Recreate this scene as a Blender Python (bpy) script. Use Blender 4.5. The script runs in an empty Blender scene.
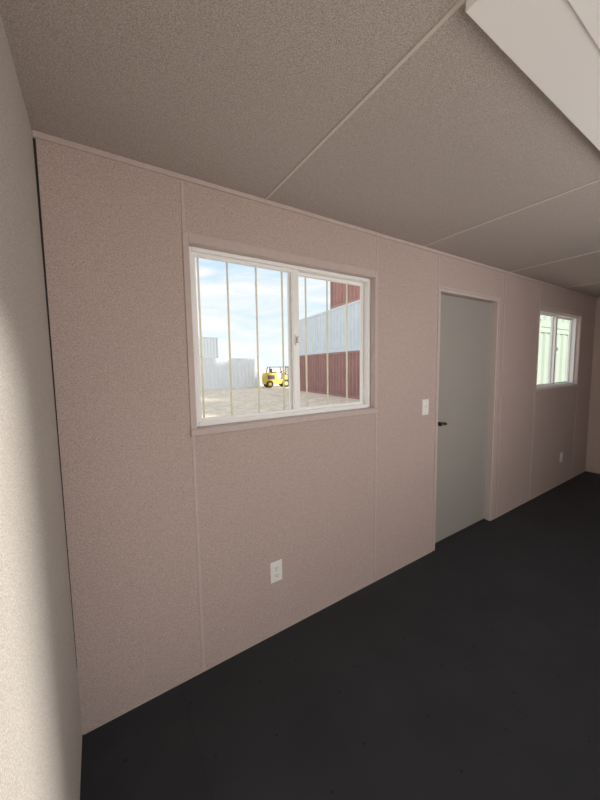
import bpy, bmesh, math, random
from mathutils import Vector, Matrix
random.seed(4)
S = bpy.context.scene
COL = S.collection
R = math.radians
H = 2.35; YW = 1.4884; XL = -0.142; XR = 5.65; YF = -0.70; T = 0.10
GZ = -0.30      # yard level outside

# ------------------------------------------------------------------ materials
def new_mat(name):
    m = bpy.data.materials.new(name); m.use_nodes = True
    nt = m.node_tree; b = nt.nodes['Principled BSDF']
    return m, nt, b
def plain(name, col, rough=.5, metal=0, var=.04, scale=30, bump=0.0, spec=.5):
    m, nt, b = new_mat(name)
    tc = nt.nodes.new('ShaderNodeTexCoord'); n = nt.nodes.new('ShaderNodeTexNoise')
    n.inputs['Scale'].default_value = scale; n.inputs['Detail'].default_value = 4
    nt.links.new(tc.outputs['Object'], n.inputs['Vector'])
    r = nt.nodes.new('ShaderNodeValToRGB')
    r.color_ramp.elements[0].position = .3; r.color_ramp.elements[1].position = .7
    r.color_ramp.elements[0].color = (*[c*(1-var) for c in col], 1)
    r.color_ramp.elements[1].color = (*[min(1, c*(1+var)) for c in col], 1)
    nt.links.new(n.outputs['Fac'], r.inputs['Fac']); nt.links.new(r.outputs['Color'], b.inputs['Base Color'])
    b.inputs['Roughness'].default_value = rough; b.inputs['Metallic'].default_value = metal
    b.inputs['Specular IOR Level'].default_value = spec
    return m
def speckle(name, a, bcol, scale=260, bump=.35, rough=.75):
    m, nt, b = new_mat(name)
    tc = nt.nodes.new('ShaderNodeTexCoord')
    rot = nt.nodes.new('ShaderNodeMapping'); rot.inputs['Rotation'].default_value = (.53, .71, .37)   # keeps the grain off the noise lattice on flat walls
    nt.links.new(tc.outputs['Object'], rot.inputs['Vector'])
    n = nt.nodes.new('ShaderNodeTexNoise'); n.inputs['Scale'].default_value = scale; n.inputs['Detail'].default_value = 2; n.inputs['Roughness'].default_value = .6
    n2 = nt.nodes.new('ShaderNodeTexNoise'); n2.inputs['Scale'].default_value = 1.6; n2.inputs['Detail'].default_value = 2
    for k in (n, n2): nt.links.new(rot.outputs[0], k.inputs['Vector'])
    r = nt.nodes.new('ShaderNodeValToRGB')
    r.color_ramp.elements[0].position = .36; r.color_ramp.elements[1].position = .64
    r.color_ramp.elements[0].color = (*a, 1); r.color_ramp.elements[1].color = (*bcol, 1)
    nt.links.new(n.outputs['Fac'], r.inputs['Fac'])
    mr = nt.nodes.new('ShaderNodeMapRange'); mr.inputs['To Min'].default_value = .97; mr.inputs['To Max'].default_value = 1.03
    nt.links.new(n2.outputs['Fac'], mr.inputs['Value'])
    mx = nt.nodes.new('ShaderNodeVectorMath'); mx.operation = 'SCALE'
    nt.links.new(r.outputs['Color'], mx.inputs[0]); nt.links.new(mr.outputs['Result'], mx.inputs['Scale'])
    nt.links.new(mx.outputs['Vector'], b.inputs['Base Color'])
    b.inputs['Roughness'].default_value = rough; b.inputs['Specular IOR Level'].default_value = .25
    bp = nt.nodes.new('ShaderNodeBump'); bp.inputs['Strength'].default_value = bump; bp.inputs['Distance'].default_value = .001
    nt.links.new(n.outputs['Fac'], bp.inputs['Height']); nt.links.new(bp.outputs['Normal'], b.inputs['Normal'])
    return m
M = {}
M['wall'] = speckle('wall_vinyl', (.385, .300, .272), (.655, .530, .492), 340, .3)
M['wall_end_lit'] = speckle('end_wall_vinyl_lit', (.50, .40, .355), (.74, .61, .555), 340, .3)  # lighter peach copy of the wall vinyl, extra light painted into its colour
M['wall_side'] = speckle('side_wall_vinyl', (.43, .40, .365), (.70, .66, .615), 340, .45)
M['ceil'] = speckle('ceiling_vinyl', (.335, .295, .270), (.645, .58, .54), 380, .25)
M['trim'] = plain('trim_vinyl', (.56, .46, .432), .55)
M['ceil_trim'] = plain('ceiling_batten', (.66, .60, .555), .55)
M['vinyl'] = plain('white_vinyl', (.94, .935, .92), .35, var=0)
M['white'] = plain('white_plastic', (.88, .87, .84), .3, var=.01)
M['slot'] = plain('dark_slot', (.03, .03, .03), .5)
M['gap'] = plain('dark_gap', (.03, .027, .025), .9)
M['door'] = plain('door_grey_paint', (.375, .355, .328), .5, var=.015, scale=4, spec=.3)
M['jamb'] = plain('door_frame_paint', (.62, .53, .50), .5, var=.01)
M['nickel'] = plain('dark_bronze', (.09, .078, .068), .3, .7)
M['steel'] = plain('dull_steel', (.5, .49, .46), .4, .6)
M['bar'] = plain('cream_painted_steel', (.93, .91, .80), .5)
nt = M['bar'].node_tree
tl = nt.nodes.new('ShaderNodeBsdfTranslucent'); tl.inputs['Color'].default_value = (.95, .92, .80, 1)  # translucency added to brighten the backlit steel bars
ms_ = nt.nodes.new('ShaderNodeMixShader'); ms_.inputs[0].default_value = .6
nt.links.new(nt.nodes['Principled BSDF'].outputs[0], ms_.inputs[1]); nt.links.new(tl.outputs[0], ms_.inputs[2])
nt.links.new(ms_.outputs[0], nt.nodes['Material Output'].inputs[0])
M['lampbody'] = plain('white_enamel', (.95, .94, .93), .5, var=0)
M['lens'] = plain('frosted_acrylic', (.97, .965, .96), .5, var=0)
# dark painted plywood floor with faint sheet joints and fastener heads
m, nt, b = new_mat('dark_floor_paint'); M['floor'] = m
tc = nt.nodes.new('ShaderNodeTexCoord')
n = nt.nodes.new('ShaderNodeTexNoise'); n.inputs['Scale'].default_value = 3.5; n.inputs['Detail'].default_value = 8; n.inputs['Roughness'].default_value = .65
n2 = nt.nodes.new('ShaderNodeTexNoise'); n2.inputs['Scale'].default_value = 120; n2.inputs['Detail'].default_value = 2
for k in (n, n2): nt.links.new(tc.outputs['Object'], k.inputs['Vector'])
r = nt.nodes.new('ShaderNodeValToRGB'); r.color_ramp.elements[0].position = .3; r.color_ramp.elements[1].position = .75
r.color_ramp.elements[0].color = (.023, .0255, .030, 1); r.color_ramp.elements[1].color = (.034, .0365, .042, 1)
nt.links.new(n.outputs['Fac'], r.inputs['Fac'])
bk = nt.nodes.new('ShaderNodeTexBrick'); bk.offset = 0; bk.inputs['Scale'].default_value = 1; bk.inputs['Brick Width'].default_value = 1.22
bk.inputs['Row Height'].default_value = 50; bk.inputs['Mortar Size'].default_value = .0018; bk.inputs['Mortar Smooth'].default_value = 0
mp = nt.nodes.new('ShaderNodeMapping'); mp.inputs['Location'].default_value = (-.25, 20, 0)
nt.links.new(tc.outputs['Object'], mp.inputs['Vector']); nt.links.new(mp.outputs[0], bk.inputs['Vector'])
vo = nt.nodes.new('ShaderNodeTexVoronoi'); vo.voronoi_dimensions = '2D'; vo.inputs['Scale'].default_value = 4.0; vo.inputs['Randomness'].default_value = .6
nt.links.new(tc.outputs['Object'], vo.inputs['Vector'])
lt = nt.nodes.new('ShaderNodeMath'); lt.operation = 'LESS_THAN'; lt.inputs[1].default_value = .024
nt.links.new(vo.outputs['Distance'], lt.inputs[0])
mk = nt.nodes.new('ShaderNodeMix'); mk.data_type = 'RGBA'; nt.links.new(bk.outputs['Fac'], mk.inputs['Factor']); nt.links.new(r.outputs['Color'], mk.inputs[6]); mk.inputs[7].default_value = (.018, .020, .023, 1)
mk2 = nt.nodes.new('ShaderNodeMix'); mk2.data_type = 'RGBA'; nt.links.new(lt.outputs[0], mk2.inputs['Factor']); nt.links.new(mk.outputs[2], mk2.inputs[6]); mk2.inputs[7].default_value = (.012, .013, .015, 1)
nt.links.new(mk2.outputs[2], b.inputs['Base Color'])
b.inputs['Roughness'].default_value = .55; b.inputs['Specular IOR Level'].default_value = .28
bp = nt.nodes.new('ShaderNodeBump'); bp.inputs['Strength'].default_value = .2; bp.inputs['Distance'].default_value = .0006
nt.links.new(n2.outputs['Fac'], bp.inputs['Height']); nt.links.new(bp.outputs['Normal'], b.inputs['Normal'])
# gravel
m, nt, b = new_mat('gravel'); M['gravel'] = m
tc = nt.nodes.new('ShaderNodeTexCoord')
n = nt.nodes.new('ShaderNodeTexNoise'); n.inputs['Scale'].default_value = 2.0; n.inputs['Detail'].default_value = 12; n.inputs['Roughness'].default_value = .88
nt.links.new(tc.outputs['Object'], n.inputs['Vector'])
r = nt.nodes.new('ShaderNodeValToRGB'); r.color_ramp.elements[0].position = .36; r.color_ramp.elements[1].position = .58
r.color_ramp.elements[0].color = (.62, .49, .36, 1); r.color_ramp.elements[1].color = (.99, .84, .67, 1)
nt.links.new(n.outputs['Fac'], r.inputs['Fac']); nt.links.new(r.outputs['Color'], b.inputs['Base Color'])
bp = nt.nodes.new('ShaderNodeBump'); bp.inputs['Strength'].default_value = .25; bp.inputs['Distance'].default_value = .04
nt.links.new(n.outputs['Fac'], bp.inputs['Height']); nt.links.new(bp.outputs['Normal'], b.inputs['Normal'])
b.inputs['Roughness'].default_value = .95; b.inputs['Specular IOR Level'].default_value = .1
M['c_red'] = plain('container_maroon', (.38, .205, .185), .6, var=.1, scale=1.5)
M['c_red2'] = plain('container_brick_red', (.42, .23, .205), .6, var=.1, scale=1.5)
M['c_white'] = plain('container_white', (.86, .90, .93), .6, var=.03, scale=1.5)
M['c_paleblue'] = plain('container_pale_blue', (.68, .75, .80), .6, var=.04, scale=1.5)
M['c_grey'] = plain('container_grey', (.21, .235, .255), .7, var=.03, scale=1.5)
M['c_green'] = plain('container_pale_green', (.24, .30, .25), .7, var=.03, scale=1.5)
M['yellow'] = plain('machine_yellow', (.72, .50, .09), .5)
M['rubber'] = plain('black_rubber', (.04, .04, .04), .8)
M['dark'] = plain('dark_machine_steel', (.09, .09, .09), .5)

# ------------------------------------------------------------------ mesh helpers
class MB:
    def __init__(s): s.bm = bmesh.new()
    def box(s, x0, x1, y0, y1, z0, z1):
        v = [s.bm.verts.new(p) for p in ((x0,y0,z0),(x1,y0,z0),(x1,y1,z0),(x0,y1,z0),(x0,y0,z1),(x1,y0,z1),(x1,y1,z1),(x0,y1,z1))]
        for f in ((0,3,2,1),(4,5,6,7),(0,1,5,4),(1,2,6,5),(2,3,7,6),(3,0,4,7)): s.bm.faces.new([v[i] for i in f])
        return s
    def tube(s, p0, p1, r, n=12, r2=None):
        p0 = Vector(p0); p1 = Vector(p1); d = (p1-p0); q = d.to_track_quat('Z', 'Y').to_matrix()
        r2 = r if r2 is None else r2
        a = []; b = []
        for i in range(n):
            t = 2*math.pi*i/n; o = q @ Vector((math.cos(t), math.sin(t), 0))
            a.append(s.bm.verts.new(p0+o*r)); b.append(s.bm.verts.new(p1+o*r2))
        for i in range(n): s.bm.faces.new((a[i], a[(i+1)%n], b[(i+1)%n], b[i]))
        s.bm.faces.new(a[::-1]); s.bm.faces.new(b)
        return s
    def prism(s, pts, axis, lo, hi):
        def P(p, t):
            if axis == 'x': return (t, p[0], p[1])
            if axis == 'y': return (p[0], t, p[1])
            return (p[0], p[1], t)
        a = [s.bm.verts.new(P(p, lo)) for p in pts]; b = [s.bm.verts.new(P(p, hi)) for p in pts]; n = len(pts)
        for i in range(n): s.bm.faces.new((a[i], a[(i+1)%n], b[(i+1)%n], b[i]))
        s.bm.faces.new(a[::-1]); s.bm.faces.new(b)
        return s
    def build(s, name, mat, parent=None, bevel=0, smooth=False):
        bmesh.ops.recalc_face_normals(s.bm, faces=s.bm.faces)
        me = bpy.data.meshes.new(name); s.bm.to_mesh(me); s.bm.free(); me.materials.append(mat)
        if smooth:
            for p in me.polygons: p.use_smooth = len(p.vertices) == 4
        o = bpy.data.objects.new(name, me); COL.objects.link(o)
        if parent: o.parent = parent
        if bevel:
            b = o.modifiers.new('bevel', 'BEVEL'); b.width = bevel; b.segments = 2; b.limit_method = 'ANGLE'
        return o
def empty(name, loc, rz=0):
    o = bpy.data.objects.new(name, None); COL.objects.link(o); o.location = loc; o.rotation_euler.z = rz
    o.empty_display_size = .05
    return o
def tag(o, label=None, cat=None, group=None, kind=None):
    for k, v in (('label', label), ('category', cat), ('group', group), ('kind', kind)):
        if v: o[k] = v
    return o
def struct(o, label=None): return tag(o, label, None, None, 'structure')

# ------------------------------------------------------------------ room shell
W1 = (.375, 1.548, 1.222, 2.075)
W2 = (3.965, 5.138, 1.222, 2.075)
DR = (2.232, 3.128, 0.0, 2.085)
D2 = (-.10, .76, 0.0, 2.27)       # open doorway in the wall behind the camera
W4 = (1.5, 3.073, 1.10, 2.075)
def wall_with_holes(name, x0, x1, y0, y1, holes, mat):
    mb = MB(); hs = sorted(holes); x = x0
    for (a, b_, z0, z1) in hs:
        mb.box(x, a, y0, y1, 0, H)
        if z0 > 0: mb.box(a, b_, y0, y1, 0, z0)
        mb.box(a, b_, y0, y1, z1, H)
        x = b_
    mb.box(x, x1, y0, y1, 0, H)
    return struct(mb.build(name, mat))
wall_with_holes('wall_back', XL, XR, YW, YW+T, [W1, W2, DR], M['wall'])
wall_with_holes('wall_front', XL, XR, YF-T, YF, [D2, W4], M['wall'])
struct(MB().box(XL-T, XL, YF-T, YW+T, 0, H).build('wall_left', M['wall_side']))
struct(MB().box(XR, XR+T, YF-T, YW+T, 0, H).build('wall_right', M['wall_end_lit']))
struct(MB().box(XL-T, XR+T, YF-T, YW+T, -.12, 0).build('floor', M['floor']))
struct(MB().box(XL-T, XR+T, YF-T, YW+T, H, H+.10).build('ceiling', M['ceil']))
# dark open joint in the near corner, widest at the top
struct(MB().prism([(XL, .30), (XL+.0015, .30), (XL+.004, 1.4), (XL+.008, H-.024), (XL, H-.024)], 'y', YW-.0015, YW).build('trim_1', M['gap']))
# cove strip where the long wall meets the ceiling
struct(MB().box(XL, XR, YW-.009, YW, H-.022, H).build('trim_2', M['trim'], bevel=.003))
struct(MB().box(XR-.009, XR, YF, YW-.010, H-.022, H).build('trim_3', M['trim'], bevel=.003))
k = 4
for (x, z0, z1) in ((.362, 2.114, H-.023), (.362, .0, 1.194), (1.562, 2.114, H-.023), (1.562, 0, 1.194),
                    (2.214, 2.10, H-.023), (3.220, 0, H-.023), (3.945, 2.114, H-.023), (3.945, 0, 1.194), (5.155, 2.114, H-.023), (5.155, 0, 1.194)):
    hw, th = (.007, .0026) if x < 3 else (.012, .005)
    struct(MB().box(x-hw, x+hw, YW-th, YW, z0+.001, z1-.001).build('trim_%d' % k, M['trim'], bevel=.001)); k += 1
for x, hw in ((.767, .006), (2.02, .008), (3.29, .011), (4.56, .012)):
    struct(MB().box(x-hw, x+hw, YF, YW-.010, H-.0035, H).build('trim_%d' % k, M['ceil_trim'], bevel=.0015)); k += 1
struct(MB().box(XL+.005, DR[0]-.03, YW-.004, YW, 0.0, .008).build('baseboard_back', M['trim']))
struct(MB().box(DR[1]+.03, XR, YW-.004, YW, 0.0, .008).build('baseboard_right', M['trim']))

# ------------------------------------------------------------------ windows (clean clear openings)
def make_window(name, w, y, sgn):
    """origin at the bottom left of the opening on the inner wall face; +y points outdoors"""
    a, b_, z0, z1 = w; L = b_-a; Z = z1-z0
    e = empty(name, (a, y, z0) if sgn > 0 else (b_, y, z0), 0 if sgn > 0 else math.pi); struct(e)
    c = MB()
    c.box(-.022, .004, -.006, 0, -.022, Z+.036).box(L-.004, L+.022, -.006, 0, -.022, Z+.036)
    c.box(.004, L-.004, -.006, 0, Z-.004, Z+.036)
    c.build('casing', M['trim'], e, bevel=.002)
    MB().box(-.024, L+.024, -.014, .004, -.028, .004).build('sill', M['trim'], e, bevel=.004)
    j = MB()
    j.box(0, .006, 0, .045, .004, Z).box(L-.006, L, 0, .045, .004, Z).box(.006, L-.006, 0, .045, Z-.006, Z).box(.006, L-.006, .004, .045, 0, .006)
    j.build('reveal_lining', M['trim'], e)
    f = MB(); q = .025
    f.box(.006, q, .034, T, .006, Z-.006).box(L-q, L-.006, .034, T, .006, Z-.006)
    f.box(q, L-q, .034, T, .006, q+.004).box(q, L-q, .034, T, Z-q, Z-.006)
    f.build('window_frame', M['vinyl'], e, bevel=.004)
    mid = L/2
    for (s0, s1, y0, y1) in ((q, mid+.030, .046, .066), (mid-.018, L-q, .076, .096)):
        s = MB(); r_ = .019; g = .040
        left = s0 < .1
        xa = s0+(r_ if left else g); xb = s1-(g if left else r_)
        s.box(s0, xa, y0, y1, q, Z-q).box(xb, s1, y0, y1, q, Z-q)
        s.box(xa, xb, y0, y1, q, q+r_).box(xa, xb, y0, y1, Z-q-r_, Z-q)
        s.build('sash', M['vinyl'], e, bevel=.003)
    lt = MB().box(mid, mid+.018, .038, .046, Z*.48, Z*.48+.06)
    lh = lt.build('latch', M['white'], e, bevel=.002)
    MB().box(mid+.004, mid+.014, .024, .0375, Z*.48+.012, Z*.48+.048).build('latch_lever', M['steel'], lh, bevel=.002)
    return e
make_window('window_1', W1, YW, 1)
make_window('window_2', W2, YW, 1)
make_window('added_window', W4, YF, -1)  # unseen window, added as an opening for the fill lamp
# added unseen box that keeps the sun out of the window behind the camera
struct(MB().box(W4[0]-.1, W4[1]+.1, YF-T-.08, YF-T-.05, W4[2]-.1, W4[3]+.1).box(W4[0]-.1, W4[1]+.1, YF-T-.05, YF-T, W4[3]+.05, W4[3]+.1)
       .box(W4[0]-.1, W4[0]-.05, YF-T-.05, YF-T, W4[2]-.1, W4[3]+.05).box(W4[1]+.05, W4[1]+.1, YF-T-.05, YF-T, W4[2]-.1, W4[3]+.05).build('trim_41', M['c_white']))
# frame of the open doorway behind the camera
f = MB()
f.box(D2[0], D2[0]+.02, YF-T, YF+.005, 0, D2[3]).box(D2[1]-.02, D2[1], YF-T, YF+.005, 0, D2[3]).box(D2[0]+.02, D2[1]-.02, YF-T, YF+.005, D2[3]-.02, D2[3])
struct(f.build('door_2', M['jamb']))

# outside security bars
a, b_, z0, z1 = W1
e = empty('window_guard', (a, YW+T, z0)); tag(e, 'thin cream vertical bars outside the large near window', 'window bars')
for i in range(7):
    x = .072 + i*.166 + (.013 if i == 0 else 0)
    MB().tube((x, .055, -.06), (x, .055, z1-z0+.06), .0055, 10).build('bar', M['bar'], e, smooth=True)
for z in (-.05, z1-z0+.05):
    rl = MB().box(-.04, b_-a+.04, .045, .065, z-.012, z+.012)
    for x in (-.03, b_-a+.03): rl.box(x-.01, x+.01, 0, .046, z-.012, z+.012)
    rl.build('rail', M['bar'], e)

# ------------------------------------------------------------------ door
a, b_, z0, z1 = DR; L = b_-a
d = empty('door_1', (a, YW, 0)); struct(d, 'plain grey flush door between the two windows')
f = MB()
f.box(-.020, .004, -.005, 0, 0, z1+.016).box(L-.004, L+.018, -.005, 0, 0, z1+.016).box(.004, L-.004, -.005, 0, z1-.004, z1+.016)
f.build('casing', M['trim'], d, bevel=.002)
f = MB()
f.box(0, .018, 0, T, 0, z1).box(L-.022, L, 0, T, 0, z1).box(.018, L-.022, 0, T, z1-.022, z1)
f.box(.018, .032, .095, T, 0, z1-.022).box(L-.036, L-.022, .095, T, 0, z1-.022)
f.build('door_frame', M['jamb'], d, bevel=.002)
MB().box(.0195, L-.0235, .050, .094, .006, z1-.025).build('door_leaf', M['door'], d, bevel=.003)
MB().box(.018, L-.022, .045, T, .0, .005).build('threshold', M['slot'], d)
hx = .062; fy = .050
h = MB().tube((hx, fy-.009, 1.035), (hx, fy-.052, 1.035), .014, 16).tube((hx-.020, fy-.048, 1.036), (hx+.060, fy-.048, 1.030), .017, 16, .013).build('door_handle', M['nickel'], d, bevel=.002)
MB().tube((hx, fy, 1.035), (hx, fy-.0088, 1.035), .036, 28, .032).build('rose', M['steel'], h)
MB().tube((hx, fy-.0655, 1.035), (hx, fy-.069, 1.035), .006, 12).build('lock_button', M['steel'], h)
MB().box(.0185, .0192, .020, .046, 1.0, 1.07).build('strike_plate', M['steel'], d)

# ------------------------------------------------------------------ outlets and switch
def plate(w=.074, hh=.118):
    return MB().box(-w/2, w/2, -.006, 0, -hh/2, hh/2)
def outlet(x, z, label):
    e = empty('wall_outlet', (x, YW, z)); tag(e, label, 'outlet', 'white duplex outlets low on the wall')
    plate().build('cover_plate', M['white'], e, bevel=.002)
    for s in (1, -1):
        zc = s*.0195
        pts = []
        for i in range(20):
            t = 2*math.pi*i/20; px = .0172*math.cos(t); pz = .0172*math.sin(t)
            pts.append((px, max(-.0135, min(.0135, pz))+zc))
        rc = MB().prism(pts, 'y', -.0085, -.0061).build('receptacle', M['white'], e)
        MB().box(-.0075, -.0055, -.0092, -.0086, zc-.001, zc+.008).box(.0055, .0075, -.0092, -.0086, zc-.001, zc+.008).tube((0, -.0086, zc-.007), (0, -.0092, zc-.007), .0026, 10).build('slots', M['slot'], rc)
    MB().tube((0, -.0061, 0), (0, -.0075, 0), .003, 10).build('screw', M['steel'], e)
outlet(.782, .370, 'white double outlet low on the wall under the large near window')
outlet(4.765, .348, 'white double outlet low on the wall under the far window past the door')
e = empty('light_switch', (2.083, YW, 1.189)); tag(e, 'white wall switch just left of the grey door', 'light switch')
plate().build('cover_plate', M['white'], e, bevel=.002)
MB().prism([(-.0062, -.017), (-.0115, .017), (-.0061, .017), (-.0061, -.017)], 'x', -.0165/2, .0165/2).build('toggle', M['white'], e)
for z in (.046, -.046): MB().tube((0, -.0061, z), (0, -.0075, z), .003, 10).build('screw', M['steel'], e)

# ------------------------------------------------------------------ ceiling light
e = empty('ceiling_light', (.775, .228, H)); tag(e, 'long flat white ceiling light, switched off, above the room', 'ceiling light')
Lf = 1.25
MB().box(0, Lf, -.240, .240, -.024, -.0005).build('body', M['lampbody'], e, bevel=.0015)
MB().prism([(-.105, -.0245), (-.103, -.029), (.103, -.029), (.105, -.0245)], 'x', .01, Lf-.01).build('diffuser', M['lens'], e, bevel=.0015)

# ------------------------------------------------------------------ yard outside
struct(MB().box(-150, 150, -60, 240, GZ-.2, GZ).build('ground', M['gravel']))
def container(L, loc, rz, mat, label, depth=.07):
    Hh = 2.59; Wd = 2.44
    e = empty('shipping_container', loc, rz); tag(e, label, 'shipping container')
    def corr(length):
        pts = []; n = int((length-.24)/.34); st = (length-.24)/n
        for i in range(n):
            x0 = -length/2+.12+i*st
            pts += [(x0, 0), (x0+.3*st, 0), (x0+.5*st, depth), (x0+.8*st, depth)]
        pts.append((length/2-.12, 0))
        return pts
    for s in (1, -1):
        p = corr(L); mb = MB(); yo = s*(Wd/2-.02)
        poly = [(x, yo-s*d_) for x, d_ in p]
        lo = [mb.bm.verts.new((x, y, .15)) for x, y in poly]; hi = [mb.bm.verts.new((x, y, Hh-.10)) for x, y in poly]
        for i in range(len(poly)-1): mb.bm.faces.new((lo[i], lo[i+1], hi[i+1], hi[i]))
        mb.build('side_panel', mat, e)
    p = corr(Wd); mb = MB()
    poly = [(-L/2+.02+d_, y) for y, d_ in p]
    lo = [mb.bm.verts.new((x, y, .15)) for x, y in poly]; hi = [mb.bm.verts.new((x, y, Hh-.10)) for x, y in poly]
    for i in range(len(poly)-1): mb.bm.faces.new((lo[i], lo[i+1], hi[i+1], hi[i]))
    mb.build('end_panel', mat, e)
    fr = MB()
    for sx in (-1, 1):
        for sy in (-1, 1):
            x = sx*(L/2-.07); y = sy*(Wd/2-.07)
            fr.box(x-.07, x+.07, y-.07, y+.07, .12, Hh-.12)
    for sy in (-1, 1):
        y = sy*(Wd/2-.04)
        fr.box(-L/2+.1, L/2-.1, y-.04, y+.04, .004, .16).box(-L/2+.1, L/2-.1, y-.035, y+.035, Hh-.11, Hh-.004)
    for sx in (-1, 1):
        x = sx*(L/2-.05)
        fr.box(x-.05, x+.05, -Wd/2+.1, Wd/2-.1, .004, .16).box(x-.05, x+.05, -Wd/2+.1, Wd/2-.1, Hh-.13, Hh-.004)
    fr.build('frame', mat, e)
    MB().box(-L/2+.05, L/2-.05, -Wd/2+.05, Wd/2-.05, Hh-.045, Hh-.03).build('roof', mat, e)
    MB().box(-L/2+.05, L/2-.05, -Wd/2+.08, Wd/2-.08, .10, .13).build('base', M['dark'], e)
    for s in (-1, 1):
        y0, y1 = sorted((s*.01, s*(Wd/2-.14)))
        dr = MB().box(L/2-.07, L/2-.03, y0, y1, .17, Hh-.14).build('container_door', mat, e)
        rod = MB()
        for q in (.3, .8): rod.tube((L/2-.012, s*q, .14), (L/2-.012, s*q, Hh-.12), .017, 8)
        rod.build('lock_rod', M['steel'], dr)
    for sx in (-1, 1):
        for sy in (-1, 1):
            for z in (0, Hh-.118):
                x = sx*(L/2-.085); y = sy*(Wd/2-.08)
                MB().box(x-.09, x+.09, y-.082, y+.082, z, z+.118).build('corner_casting', mat, e)
    return e
LV = 2.592
rz = math.atan2(.991, .134)
container(12.19, (13.11, 13.88, GZ), rz, M['c_red'], 'long maroon shipping container on the gravel, bottom of the right stack')
container(12.19, (13.11, 13.88, GZ+LV), rz, M['c_paleblue'], 'long pale blue-white container in the middle of the right stack', .06)
container(6.06, (12.91, 12.1, GZ+2*LV), rz, M['c_red2'], 'short brick red container on top of the right stack')
container(12.19, (6.1, 26.72, GZ), 0, M['c_white'], 'white shipping container on the gravel left of the yellow forklift', .035)
container(12.19, (5.6, 36.2, GZ), 0, M['c_grey'], 'grey container on the ground behind the white one, under another grey one', .02)
container(12.19, (5.6, 36.2, GZ+LV), 0, M['c_grey'], 'grey container stacked up, showing above the white container', .02)
container(6.06, (11.2, 4.3, GZ), 0, M['c_green'], 'pale green container seen through the far window, bottom of its stack', .03)
container(6.06, (11.2, 4.3, GZ+LV), 0, M['c_green'], 'pale green container seen through the far window, top of its stack', .03)

# forklift (length along x, forks towards +x)
e = empty('forklift', (13.5, 24.6, GZ), R(-12)); tag(e, 'yellow forklift parked on the gravel by the white container', 'forklift')
e.scale = (.86, .86, .86)
MB().prism([(-1.45, .35), (-1.52, 1.15), (-1.35, 1.50), (-.25, 1.46), (-.15, .82), (.55, .82), (.60, 1.25), (.85, 1.25), (.95, .35)], 'y', -.62, .62).build('chassis', M['yellow'], e, bevel=.04)
MB().box(-1.2, -.45, -.640, -.6205, .85, 1.25).box(-1.2, -.45, .6205, .640, .85, 1.25).build('side_grille', M['dark'], e)
for (x, r_, w) in ((.72, .40, .28), (-.98, .36, .24)):
    for s in (-1, 1):
        wh = MB().tube((x, s*.44, r_), (x, s*(.44+w), r_), r_, 24).build('wheel', M['rubber'], e)
        MB().tube((x, s*(.44+w)+s*.001, r_), (x, s*(.44+w)+s*.012, r_), r_*.5, 16).build('hub', M['yellow'], wh)
g = MB()
for x, x2 in ((-1.1, -.9), (.72, .45)):
    for s in (-1, 1): g.tube((x, s*.52, 1.12), (x2, s*.48, 2.05), .045, 8)
for i in range(7): g.box(-.92+i*.21, -.87+i*.21, -.48, .48, 2.05, 2.09)
g.box(-.95, .5, -.52, -.45, 2.03, 2.10).box(-.95, .5, .45, .52, 2.03, 2.10)
g.build('overhead_guard', M['dark'], e)
MB().box(-.65, -.15, -.25, .25, 1.47, 1.55).box(-.72, -.6, -.25, .25, 1.5, 1.9).build('seat', M['rubber'], e, bevel=.03)
st = MB().tube((.6, 0, 1.25), (.40, 0, 1.55), .03, 8); st.tube((.41, 0, 1.53), (.385, 0, 1.57), .17, 18); st.build('steering_wheel', M['rubber'], e)
ms = MB()
for s in (-1, 1): ms.box(1.0, 1.12, s*.38-.05, s*.38+.05, .08, 2.15)
for z in (.3, 1.2, 2.0): ms.box(1.03, 1.09, -.38, .38, z, z+.08)
ms.build('mast', M['dark'], e)
MB().box(1.13, 1.18, -.5, .5, .25, .33).box(1.13, 1.18, -.5, .5, .60, .68).build('carriage', M['dark'], e)
for s in (-1, 1): MB().box(1.185, 1.23, s*.28-.06, s*.28+.06, .06, .72).box(1.23, 2.2, s*.28-.06, s*.28+.06, .06, .10).build('fork', M['dark'], e)

# ------------------------------------------------------------------ sky
w = bpy.data.worlds.new('World'); S.world = w; w.use_nodes = True; nt = w.node_tree
bg = nt.nodes['Background']
tc = nt.nodes.new('ShaderNodeTexCoord'); sp = nt.nodes.new('ShaderNodeSeparateXYZ'); nt.links.new(tc.outputs['Generated'], sp.inputs[0])
gr = nt.nodes.new('ShaderNodeValToRGB')
els = gr.color_ramp.elements
els[0].position = 0.0; els[0].color = (.38, .43, .46, 1); els[1].position = .8; els[1].color = (.16, .25, .38, 1)
m1 = els.new(.30); m1.color = (.27, .355, .43, 1)
nt.links.new(sp.outputs['Z'], gr.inputs['Fac'])
mp = nt.nodes.new('ShaderNodeMapping'); mp.inputs['Scale'].default_value = (1, 1, 4.5); nt.links.new(tc.outputs['Generated'], mp.inputs['Vector'])
n = nt.nodes.new('ShaderNodeTexNoise'); n.inputs['Scale'].default_value = 4.2; n.inputs['Detail'].default_value = 10; n.inputs['Roughness'].default_value = .6; n.inputs['Distortion'].default_value = .4
nt.links.new(mp.outputs[0], n.inputs['Vector'])
cr = nt.nodes.new('ShaderNodeValToRGB'); cr.color_ramp.elements[0].position = .34; cr.color_ramp.elements[1].position = .60
nt.links.new(n.outputs['Fac'], cr.inputs['Fac'])
mx = nt.nodes.new('ShaderNodeMix'); mx.data_type = 'RGBA'
nt.links.new(cr.outputs['Color'], mx.inputs['Factor']); nt.links.new(gr.outputs['Color'], mx.inputs[6]); mx.inputs[7].default_value = (.425, .43, .43, 1)
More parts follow.
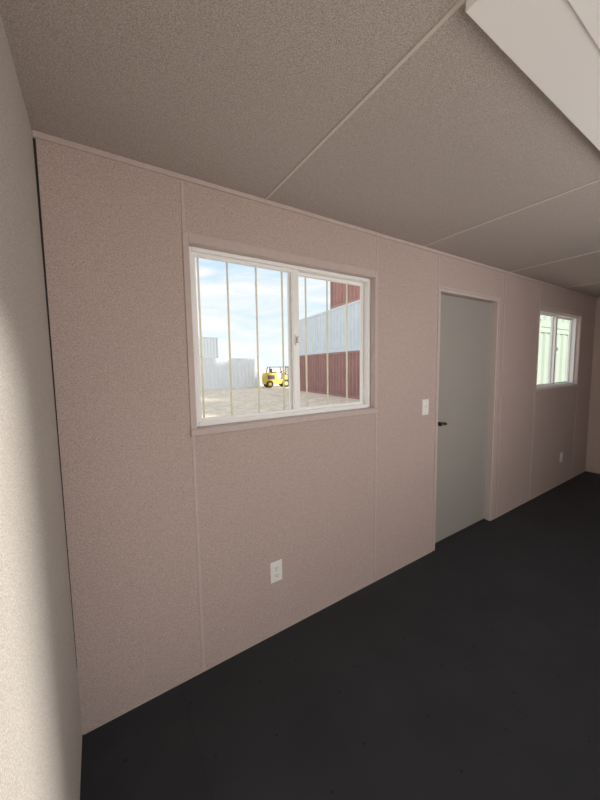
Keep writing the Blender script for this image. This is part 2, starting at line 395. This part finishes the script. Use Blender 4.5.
nt.links.new(mx.outputs[2], bg.inputs['Color']); bg.inputs['Strength'].default_value = 2.35

# ------------------------------------------------------------------ lights
sd = bpy.data.lights.new('Sun', 'SUN'); sd.energy = 7.5; sd.angle = R(6); sd.color = (1, .95, .88)
so = bpy.data.objects.new('Sun', sd); COL.objects.link(so)
so.rotation_euler = Vector((-.46, .85, -.36)).to_track_quat('-Z', 'Y').to_euler()
def area(name, x, y, z, sx, sz, power, col, rot):
    l = bpy.data.lights.new(name, 'AREA'); l.shape = 'RECTANGLE'; l.size = sx; l.size_y = sz; l.energy = power; l.color = col
    o = bpy.data.objects.new(name, l); COL.objects.link(o); o.location = (x, y, z); o.rotation_euler = rot
    return o
# near lamp boosts daylight at the doorway; far lamp is fill added in window
area('Daylight_near', (D2[0]+D2[1])/2, YF-T-.02, 1.25, .8, 1.2, 5, (1, .96, .92), (R(90), 0, 0))
area('Fill_far', (W4[0]+W4[1])/2, YF-T-.02, 1.59, 1.5, .9, 23, (1, .96, .92), (R(90), 0, 0))  # added fill lamp between the sun-blocking box and the window

# ------------------------------------------------------------------ camera
F_, CX, CY = 315.59, 296.31, 393.91
yaw, pit, rol = R(32.143), R(4.999), R(-.922)
Fv = Vector((math.sin(yaw)*math.cos(pit), math.cos(yaw)*math.cos(pit), -math.sin(pit)))
R0 = Vector((math.cos(yaw), -math.sin(yaw), 0)); U0 = R0.cross(Fv)
Rv = R0*math.cos(rol)+U0*math.sin(rol); Uv = -R0*math.sin(rol)+U0*math.cos(rol)
cam = bpy.data.cameras.new('Camera'); co = bpy.data.objects.new('Camera', cam); COL.objects.link(co)
mw = Matrix((Rv, Uv, -Fv)).transposed().to_4x4(); mw.translation = Vector((0, 0, 1.5115)); co.matrix_world = mw
cam.sensor_fit = 'VERTICAL'; cam.sensor_height = 36; cam.lens = F_/800*36
cam.shift_x = (300-CX)/800; cam.shift_y = (CY-400)/800
cam.clip_start = .02; cam.clip_end = 500
S.camera = co
S.view_settings.view_transform = 'Standard'; S.view_settings.look = 'None'; S.view_settings.exposure = 0
